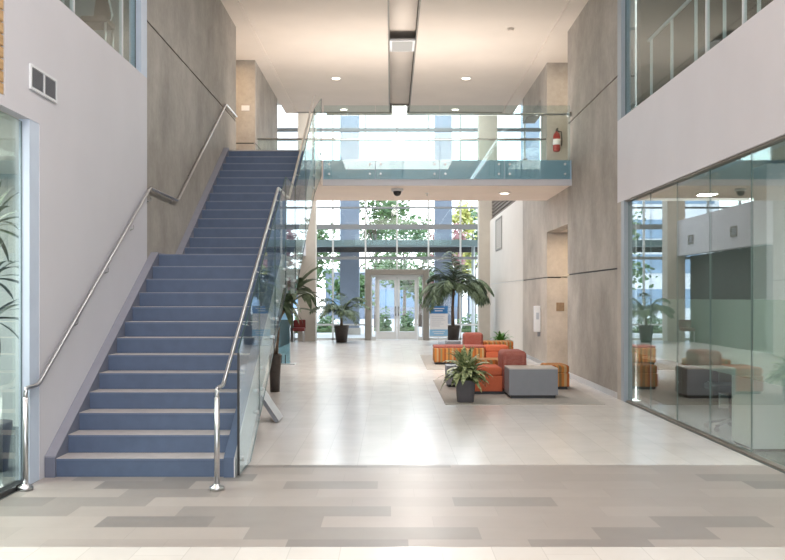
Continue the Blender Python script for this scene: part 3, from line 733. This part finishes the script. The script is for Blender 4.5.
# small plant by the far bench
x, y = 2.75, 22.9
t = thing('potted_fern', (x, y, 0), 'small bright green leafy plant behind the farthest striped ottoman', 'potted plant')
square_pot(t, x, y, .13, .16, .36, M['potg'], .008)
m = MB()
for k in range(60):
    a = random.uniform(0, 2*PI); e = random.uniform(.15, 1.4)
    m.leaf((x, y, .34), (math.cos(a)*math.cos(e), math.sin(a)*math.cos(e), math.sin(e)), random.uniform(.25,.42), .075, M['leafb'], random.uniform(.8,1.6), 5, random.uniform(-.3,.3))
m.build('foliage', t, recalc=False)
def palm(x, y, pr, ph, trunk_pts, nf, fl, label, potm='pot', leaflet=.34, el=(.1,1.3), droop=(1.3,2.0), width=.035):
    t = thing('potted_palm', (x, y, 0), label, 'potted plant')
    round_pot(t, x, y, pr*.72, pr, ph, M[potm])
    for pts in trunk_pts:
        m = MB(); n = len(pts); m.tube(pts, .05, M['trunk'], 9, True, [.06-.025*i/(n-1) for i in range(n)]); m.build('trunk', t)
        top = Vector(pts[-1])
        for k in range(nf):
            a = 2*PI*k/nf+random.uniform(-.25,.25); e = random.uniform(*el)
            m = MB(); m.frond(top, (math.cos(a)*math.cos(e), math.sin(a)*math.cos(e), math.sin(e)), fl*random.uniform(.85,1.12), M['leaf'], M['leaf'], leaflet, 11, random.uniform(*droop), width)
            m.build('frond', t, recalc=False)
    return t
palm(1.97, 29.0, .22, .60, [[(1.97,29,.5), (1.95,29,1.1), (1.99,29,1.75)]], 26, 1.5, 'tall palm with arching fronds in a dark pot right of the entrance door', leaflet=.46, el=(.15,1.4), droop=(1.7,2.8), width=.05)
palm(-1.64, 30.3, .25, .56, [[(-1.64,30.3,.46), (-1.64,30.3,.8)]], 13, 1.3, 'spreading palm in a dark pot left of the entrance door', leaflet=.40, el=(.65,1.4), droop=(1.9,2.9), width=.034)
# tall plant beneath the stairs
x, y = -1.84, 14.5
t = thing('potted_rubber_tree', (x, y, 0), 'leaning dark-leaved plant in a tall tapered brown pot under the stairs', 'potted plant')
m = MB(); m.lathe(x, y, [(.075, 0), (.10, .55), (.105, .60), (.09, .60), (.088, .56)], M['pot'], 20); m.build('pot', t)
for pts in ([(x,y,.5), (x-.02,y,.9), (x+.14,y,1.3), (x+.32,y,1.62)], [(x+.02,y+.03,.5), (x+.06,y,1.0), (x+.02,y,1.5)]):
    m = MB(); m.tube(rounded(pts, .15), .02, M['trunk'], 8); m.build('trunk', t)
m = MB()
for c, n in (((x+.32,y,1.62), 22), ((x+.02,y,1.45), 18), ((x+.16,y,1.3), 14)):
    for k in range(n):
        a = random.uniform(0, 2*PI); e = random.uniform(-.2, 1.2)
        m.leaf(c, (math.cos(a)*math.cos(e), math.sin(a)*math.cos(e), math.sin(e)), random.uniform(.4,.8), .12, M['leaf'], random.uniform(.5,1.7), 7, random.uniform(-.4,.4))
m.build('foliage', t, recalc=False)
# plant inside the left office
x, y = -3.48, 7.9
t = thing('office_dracaena', (x, y, 0), 'spiky dark green plant behind the left office glass at the frame edge', 'potted plant')
round_pot(t, x, y, .16, .2, .42, M['potg'])
m = MB(); m.tube([(x,y,.35), (x+.02,y,1.0), (x,y,2.05)], .03, M['trunk'], 8); m.build('trunk', t)
m = MB()
for c, n in (((x,y,2.1), 30), ((x+.01,y,1.65), 24), ((x+.01,y,1.3), 18)):
    for k in range(n):
        a = random.uniform(0, 2*PI); e = random.uniform(-.4, 1.35)
        m.leaf(c, (math.cos(a)*math.cos(e), math.sin(a)*math.cos(e), math.sin(e)), random.uniform(.36,.50), .055, M['leafd'], random.uniform(.5,1.3), 6, random.uniform(-.3,.3))
m.build('foliage', t, recalc=False)

# ------------------------------------------------------------------ standing things in the hall
x, y = 1.47, 28.2
t = thing('floor_sign', (x, y, 0), 'upright blue and white information sign standing right of the entrance door', 'sign')
one('board', t, (x-.28, x+.28, y, y+.025, .26, 1.22, M['signw']), bev=.004, seg=1)
one('header', t, (x-.28, x+.28, y-.004, y, .99, 1.22, M['signb'])); one('footer', t, (x-.28, x+.28, y-.004, y, .30, .50, M['signl']))
m = MB()
for i, (w, z) in enumerate(((.34, 1.13), (.24, 1.06))): m.box(x-w/2, x+w/2, y-.007, y-.004, z, z+.028, M['signw'])
for i, w in enumerate((.40, .36, .42, .30, .38, .26)): m.box(x-.22, x-.22+w, y-.004, y-.001, .90-i*.06, .915-i*.06, M['textg'])
for i, w in enumerate((.38, .30)): m.box(x-w/2, x+w/2, y-.007, y-.004, .42-i*.06, .44-i*.06, M['signw'])
m.build('lettering', t)
one('pole', t, (x-.02, x+.02, y+.025, y+.05, .02, 1.0, M['alu'])); one('base_plate', t, (x-.22, x+.22, y-.12, y+.18, 0, .02, M['alu']))
# blue acrylic display stand seen past the stair glass
x, y = -2.36, 20.3
t = thing('display_stand', (x, y, 0), 'tall pale blue acrylic display stand beyond the glass stair guard', 'display stand')
one('acrylic_column', t, (x-.125, x+.125, y-.09, y+.09, .03, 1.0, M['acry']), bev=.01, seg=1)
m = MB(); m.prism([(x-.15, 1.0), (x+.15, 1.0), (x+.17, 1.12), (x+.02, 1.15)], 'y', y-.1, y+.1, M['signl']); m.build('top_tray', t)
one('base_plate', t, (x-.16, x+.24, y-.15, y+.15, 0, .03, M['alu'])); 
for dx in (-.06, .02): one('support', t, (x+dx, x+dx+.015, y-.105, y-.09, .03, .22, M['dark']))
# tent shaped barrier by the stair
x0, x1, xm = -1.72, -1.30, -1.60
t = thing('floor_barrier', (-1.5, 11.2, 0), 'low tent-shaped grey and white barrier on the floor under the stairs', 'floor barrier')
m = MB(); m.prism([(-1.60, .34), (-1.57, .37), (-1.335, .02), (-1.38, .0)], 'y', 10.9, 11.35, M['grey'], M['alu']); m.build('sloping_panel', t)
m = MB(); m.prism([(-1.605, .35), (-1.575, .35), (-1.63, .0), (-1.67, .0)], 'y', 10.9, 11.3, M['grey'], M['grey']); m.build('upright_panel', t)
# maroon chair at far left
x, y = -3.07, 30.5
t = thing('lobby_chair', (x, y, 0), 'dark red lobby chair by the column left of the entrance', 'chair')
one('seat', t, (x-.2, x+.2, y-.22, y+.22, .36, .48, M['maroon']), bev=.03); one('backrest', t, (x-.2, x+.2, y+.20, y+.30, .42, .74, M['maroon']), bev=.03)
for dx in (-.16, .16):
    for dy in (-.22, .22):
        m = MB(); m.cyl((x+dx, y+dy, 0), (x+dx, y+dy, .37), .014, M['steel'], 8); m.build('leg', t)

# ------------------------------------------------------------------ right office furniture
def desk(x0, x1, y0, y1, label):
    t = thing('office_desk', ((x0+x1)/2, (y0+y1)/2, 0), label, 'desk', 'office desks')
    one('desktop', t, (x0, x1, y0, y1, .70, .735, M['signw']), bev=.006, seg=1)
    for yy in (y0+.03, y1-.07): one('leg', t, (x0+.03, x1-.03, yy, yy+.04, 0, .70, M['signw']))
    one('modesty_panel', t, (x0+.02, x0+.04, y0+.07, y1-.07, .2, .70, M['brown']))
desk(4.4, 5.2, 10.6, 12.4, 'white desk behind the right glass wall, nearest the concrete')
desk(4.6, 5.4, 7.6, 8.8, 'white desk behind the right glass wall, nearer the right frame edge')
def office_chair(x, y, rz, label):
    t = thing('office_chair', (x, y, 0), label, 'chair', 'office chairs')
    m = MB(); m.box(x-.24, x+.24, y-.24, y+.24, .44, .52, M['black'], .03); m.build('seat', t)
    m = MB(); m.box(x+.20, x+.27, y-.22, y+.22, .58, 1.0, M['maroon'], .03); m.build('backrest', t)
    m = MB(); m.cyl((x, y, .10), (x, y, .44), .03, M['dark'], 10); m.build('column', t)
    for k in range(5):
        a = 2*PI*k/5; m = MB(); m.tube([(x, y, .12), (x+.28*math.cos(a), y+.28*math.sin(a), .06)], .018, M['dark'], 6); m.cyl((x+.28*math.cos(a), y+.28*math.sin(a)-.012, .03), (x+.28*math.cos(a), y+.28*math.sin(a)+.012, .03), .03, M['black'], 10); m.build('leg', t)
    m = MB(); m.box(x+.2, x+.24, y-.03, y+.03, .5, .62, M['dark']); m.build('back_support', t)
struct(one('column_office', None, (3.9, 4.25, 9.5, 9.85, 0, HD, M['white'])))
t = thing('pedestal_cabinet', (3.75, 9.2, 0), 'white office pedestal close behind the right glass wall, nearest the frame edge', 'cabinet')
one('carcass', t, (3.5, 3.86, 8.85, 9.4, .03, .93, M['signw'])); one('cabinet_top', t, (3.49, 3.87, 8.84, 9.41, .93, .95, M['signw'])); one('plinth', t, (3.52, 3.84, 8.88, 9.38, 0, .03, M['dark']))
office_chair(3.85, 10.35, 0, 'dark red-backed office chair close to the right glass wall, behind the white pedestal')
office_chair(5.7, 11.5, 0, 'dark office chair behind the right glass wall, by the farther white desk')
office_chair(5.95, 8.3, 0, 'dark office chair behind the right glass wall, by the nearer white desk')
t = thing('storage_cabinet', (3.95, 13.0, 0), 'low brown cabinet with a pale top behind the right glass, against the concrete', 'cabinet')
one('carcass', t, (3.62, 4.9, 12.75, 13.18, 0, .62, M['brown'])); one('cabinet_top', t, (3.62, 4.9, 12.73, 13.18, .62, .65, M['greyt']))
for xa in (3.64, 4.06, 4.48):
    d = one('door', t, (xa, xa+.40, 12.735, 12.75, .04, .60, M['leather'])); one('knob', d, (xa+.34, xa+.36, 12.72, 12.735, .3, .33, M['steel']))

# upper right corridor rail, upper left chair
t = thing('corridor_guardrail', (3.62, 10, Z2), 'white metal guardrail behind the upper glass on the right', 'railing')
m = MB(); m.tube([(3.66, 4.0, 5.14), (3.66, 13.0, 5.14)], .022, M['signw'], 8); m.build('top_rail', t)
y = 4.4
while y < 13.0:
    one('post', t, (3.645, 3.675, y-.015, y+.015, Z2, 5.13, M['signw'])); y += .94
x, y = -3.14, 10.0
t = thing('lounge_stool', (x, y, Z2), 'brown-backed tall chair on steel legs behind the upper left glass', 'chair')
m = MB(); m.prism([(x-.06, 4.47), (x+.05, 4.43), (x+.09, 4.53), (x+.06, 4.69), (x+.02, 4.92), (x-.02, 5.17), (x-.06, 5.17), (x-.05, 4.87), (x-.09, 4.67), (x-.10, 4.53)], 'y', y-.03, y+.03, M['leather']); m.build('backrest', t)
m = MB(); m.tube([(x-.10, y-.035, 4.51), (x-.02, y-.05, 4.44), (x+.08, y-.05, 4.47), (x+.105, y-.035, 4.57), (x+.03, y-.035, 4.92)], .010, M['signw'], 6); m.build('piping', t)['label'] = 'pale edge piping'
one('seat', t, (x-.14, x+.14, y-.36, y-.04, 4.40, 4.47, M['leather']), bev=.02)
for dx in (-.12, .12):
    for yy in (y-.33, y-.07):
        m = MB(); m.cyl((x+dx, yy, Z2), (x+dx, yy, 4.41), .014, M['steel'], 8); m.build('leg', t)
t = thing('mezzanine_shelf', (-3.55, 9.1, Z2), 'open steel wire shelf behind the upper left glass', 'shelf')
for z in (4.3, 4.55, 4.8, 5.05): one('shelf', t, (-3.85, -3.32, 8.9, 9.3, z, z+.025, M['alu']))
for xx in (-3.85, -3.34):
    for yy in (8.9, 9.28): one('upright', t, (xx, xx+.02, yy, yy+.02, Z2, 5.3, M['alu']))
# louvred screen above the lobby wall on the right
t = thing('louvre_screen', (XR+.1, 27, 4.075), 'dark horizontal slat screen standing on top of the right lobby wall', 'screen')
for k in range(9): one('slat', t, (XR+.05, XR+.09, 23.4, 30.8, 4.10+k*.11, 4.17+k*.11, M['brown']))
one('backing', t, (XR+.13, XR+.15, 23.4, 30.8, 4.08, 5.05, M['frame']))
for yy in (23.4, 27.1, 30.75): one('post', t, (XR+.09, XR+.13, yy, yy+.05, 4.08, 5.05, M['dark']))

# ------------------------------------------------------------------ outdoors
struct(one('ground_outside', None, (-40, 40, YF+.1, 90, -.3, -.02, M['pave'])))
for px0, px1, Y, lab in ((340, 359, 37, 'left of the entrance door'), (435, 452, 37, 'right of the entrance door'), (523, 540, 37, 'farthest right, seen past the concrete')):
    x0, x1 = (px0-VX)*Y/F, (px1-VX)*Y/F
    t = thing('building_column', ((x0+x1)/2, Y, -.02), 'tall slate blue column outside the windows, %s' % lab, 'column', 'columns outside')
    one('shaft', t, (x0, x1, Y, Y+.7, 0, 11, M['extcol'])); one('footing', t, (x0-.06, x1+.06, Y-.06, Y+.76, -.02, .25, M['concl']))
t = thing('entrance_canopy', (-1, 35, 3.2), 'flat blue-green entrance canopy outside the windows above the door', 'canopy')
one('fascia', t, (-9, 3.6, 34.6, 34.75, 3.43, 3.66, M['canopy'])); one('deck', t, (-9, 3.6, 34.75, 36.9, 3.5, 3.62, M['canopy'])); one('beam', t, (-9, 3.6, 36.75, 36.95, 3.30, 3.5, M['dark']))
for k, xx in enumerate((-6.0, 3.2)):
    m = MB(); m.cyl((xx, 35.6, -.02), (xx, 35.6, 3.5), .07, M['aluw'], 12); m.build('post', t)
# far buildings
def block(x0, x1, y, h, label, wallm):
    t = thing('office_building', ((x0+x1)/2, y, -.02), label, 'building', 'buildings outside')
    one('wall', t, (x0, x1, y, y+6, -.02, h, M[wallm]))
    nx = int((x1-x0)/1.6); nz = int(h/2.2)
    for k in range(nz): one('window_strip', t, (x0+.3, x1-.3, y-.04, y, .8+k*2.2, 2.0+k*2.2, M['extg']))
    one('roof', t, (x0-.2, x1+.2, y-.2, y+6.2, h, h+.3, M['alu']))
block(-14, -5.2, 58, 12, 'pale office block with blue window strips beyond the trees, left', 'extw')
block(5.5, 14, 60, 7, 'lower office block with blue window strips beyond the trees, right', 'extw')
block(-4.6, 5.0, 64, 3.2, 'long low pale blue building far beyond the trees, behind the entrance door', 'extcol')
def tree(x, y, h, r, mat, label, n=900, seed=1):
    rnd = random.Random(seed)
    t = thing('garden_tree', (x, y, -.02), label, 'tree', 'trees outside')
    m = MB(); m.tube([(x, y, -.02), (x+.05, y, h*.35), (x-.03, y, h*.7)], .1, M['bark'], 8, True, [.11, .08, .04])
    for k in range(5):
        a = rnd.uniform(0, 6.28); m.tube([(x, y, h*(.35+.06*k)), (x+r*.5*math.cos(a), y+r*.5*math.sin(a), h*(.55+.07*k))], .03, M['bark'], 5)
    m.build('trunk', t)
    m = MB(); cl = [(rnd.uniform(-.75,.75)*r, rnd.uniform(-.75,.75)*r, rnd.uniform(-.38,.42)*h*.7) for _ in range(12)]
    for k in range(n):
        c = rnd.choice(cl); v = Vector((rnd.gauss(0,1), rnd.gauss(0,1), rnd.gauss(0,1)))*r*.24
        p = Vector((x, y, h*.66))+Vector(c)+v; s = rnd.uniform(.09,.19)
        u = Vector((rnd.uniform(-1,1), rnd.uniform(-1,1), rnd.uniform(-.6,.6))).normalized(); w = u.orthogonal().normalized()*rnd.uniform(.4,.7)
        m.quad(p-u*s, p-w*s, p+u*s, p+w*s, M[mat])
    m.build('foliage', t, recalc=False)
for i, (px, Y, h, r, mat, lab) in enumerate(((376, 44, 7.0, 1.4, 'tree', 'green leafy tree outside above the entrance door'), (300, 46, 6.2, 1.6, 'tree', 'green tree outside, left of the pale facade column'), (404, 52, 6.0, 1.5, 'tree', 'distant thin green tree outside, straight above the double door'),
        (459, 46, 6.4, .8, 'treey', 'yellow-green tree outside, right of the slate blue column'), (447, 42, 5.0, .7, 'treep', 'pinkish tree outside in front of the right slate blue column'), (474, 50, 6.8, 1.0, 'tree', 'green tree outside, nearest the right facade column'), (352, 41, 3.6, .9, 'tree', 'small bright green tree outside, left of the entrance door'), (420, 47, 4.2, 1.2, 'tree', 'small green tree outside, seen through the right door leaf'))):
    tree((px-VX)*Y/F, Y, h, r, mat, lab, 1500 if r > 1 else 800, i+3)
for i, (px, Y, w) in enumerate(((324, 39.5, .6), (383, 41, .45), (407, 41, .45), (471, 39.5, .5), (290, 39, .9), (444, 40, .45))):
    x = (px-VX)*Y/F; rnd = random.Random(i+50)
    t = thing('garden_shrub', (x, Y, -.02), 'low green shrub in the bed outside, %s' % ('left of the door beside the potted palm', 'seen through the left door leaf', 'seen through the right door leaf', 'behind the tall palm', 'far left behind the stair glass', 'behind the blue and white sign')[i], 'shrub', 'shrubs outside')
    m = MB(); m.lathe(x, Y, [(w*.9, -.02), (w*.9, .12), (w*.7, .14)], M['soil2'], 14); m.build('planting_mound', t)
    m = MB()
    for k in range(260):
        v = Vector((rnd.gauss(0,.38)*w, rnd.gauss(0,.38)*w, abs(rnd.gauss(0,.3))+.1)); s = rnd.uniform(.05,.12); p = Vector((x, Y, 0))+v
        u = Vector((rnd.uniform(-1,1), rnd.uniform(-1,1), rnd.uniform(-.6,.6))).normalized(); q = u.orthogonal().normalized()*.6
        m.quad(p-u*s, p-q*s, p+u*s, p+q*s, M['tree'])
    m.build('foliage', t, recalc=False)

# ------------------------------------------------------------------ light
w = bpy.data.worlds.new('sky'); bpy.context.scene.world = w; w.use_nodes = True
nt = w.node_tree; bg = nt.nodes['Background']
tc = nt.nodes.new('ShaderNodeTexCoord'); sp = nt.nodes.new('ShaderNodeSeparateXYZ'); nt.links.new(tc.outputs['Generated'], sp.inputs[0])
cr = nt.nodes.new('ShaderNodeValToRGB'); nt.links.new(sp.outputs[2], cr.inputs[0])
cr.color_ramp.elements[0].position = 0.0; cr.color_ramp.elements[0].color = (.95,.97,1,1); cr.color_ramp.elements[1].position = .6; cr.color_ramp.elements[1].color = (.74,.86,1,1)
nt.links.new(cr.outputs[0], bg.inputs[0]); bg.inputs[1].default_value = 4.0
def area(name, loc, rot, sx, sy, e, col=(1,1,1), portal=False):
    l = bpy.data.lights.new(name, 'AREA'); l.shape = 'RECTANGLE'; l.size = sx; l.size_y = sy; l.energy = e; l.color = col
    if portal: l.cycles.is_portal = True
    o = bpy.data.objects.new(name, l); o.location = loc; o.rotation_euler = rot; C.objects.link(o); return o
area('facade_portal', (0, YF-.4, 4.1), (-PI/2, 0, 0), 13.8, 8.0, 1, portal=True)
area('rear_portal', (.23, -7.9, 3.3), (PI/2, 0, 0), 6.2, 6.4, 1, portal=True)
area('hall_fill', (.23, 2.0, ZC-.06), (0, 0, 0), 4.0, 8.0, 340, (1,.97,.95))  # added fill light above the frame, stands for no real ceiling panel
area('hall_fill', (.23, 11.5, ZC-.06), (0, 0, 0), .4, 6.0, 120, (1,.96,.92))  # second added fill over the stairs, out of view, no fitting there
area('ceiling_fill', (.23, 18.3, Z2+.03), (PI, 0, 0), 5.6, 2.2, 125, (1,.93,.86))  # added fill hidden on the bridge deck to brighten the ceiling
area('ceiling_fill', (.23, 1.0, 3.6), (PI, 0, 0), 4.0, 4.0, 380, (1,.955,.91))  # unseen fill above the camera, added to lift the near ceiling
area('bridge_fill', (.5, 18.3, SB-.03), (0, 0, 0), .3, .3, 130, (1,.93,.86))  # added fill for the floor and soffit, apart from the modelled downlights
area('lobby_fill', (.2, 28.5, 8.1), (0, 0, 0), 5.5, 5.0, 420, (1,.97,.94))  # unseen fill added to brighten the lobby walls and columns
area('passage_lamp', (3.9, 18.6, HD-.02), (0, 0, 0), .3, .3, 22, (1,.75,.5))
area('left_passage_lamp', (-3.6, 18.5, ZC-.06), (0, 0, 0), .4, .4, 26, (1,.68,.40))
area('right_passage_lamp', (4.1, 18.5, ZC-.06), (0, 0, 0), .4, .4, 26, (1,.80,.58))
area('office_fill_left', (-4.6, 7.0, HD), (0, 0, 0), 2, 4, 330, (1,.97,.92))  # added fill to brighten the left office, no lamp seen in it
area('office_fill_right', (5.6, 8.5, HD), (0, 0, 0), 2, 5, 130, (1,.97,.92))  # added fill for the room behind the right glass, source unseen
area('mezzanine_fill_left', (-4.4, 8.5, ZC-.02), (0, 0, 0), 1, 3, 9, (.9,.97,1))  # unseen fill setting the brightness of the upper left room
area('mezzanine_fill_right', (4.4, 9, ZC-.02), (0, 0, 0), 1, 5, 7, (1,.9,.8))  # unseen fill setting the brightness of the upper right corridor

# ------------------------------------------------------------------ camera and look
cam = bpy.data.cameras.new('camera'); co = bpy.data.objects.new('camera', cam); C.objects.link(co)
co.location = (0, 0, CH); co.rotation_euler = (PI/2, 0, 0)
cam.sensor_width = 36; cam.lens = 36*F/785; cam.shift_x = 1.5/785; cam.shift_y = 17/785; cam.clip_end = 300
sc = bpy.context.scene; sc.camera = co
sc.view_settings.view_transform = 'Standard'; sc.view_settings.look = 'None'; sc.view_settings.exposure = 0.13
cy = sc.cycles
cy.use_denoising = True; cy.max_bounces = 12; cy.diffuse_bounces = 5; cy.glossy_bounces = 5; cy.transparent_max_bounces = 32; cy.transmission_bounces = 8
cy.sample_clamp_indirect = 6; cy.caustics_reflective = False; cy.caustics_refractive = False
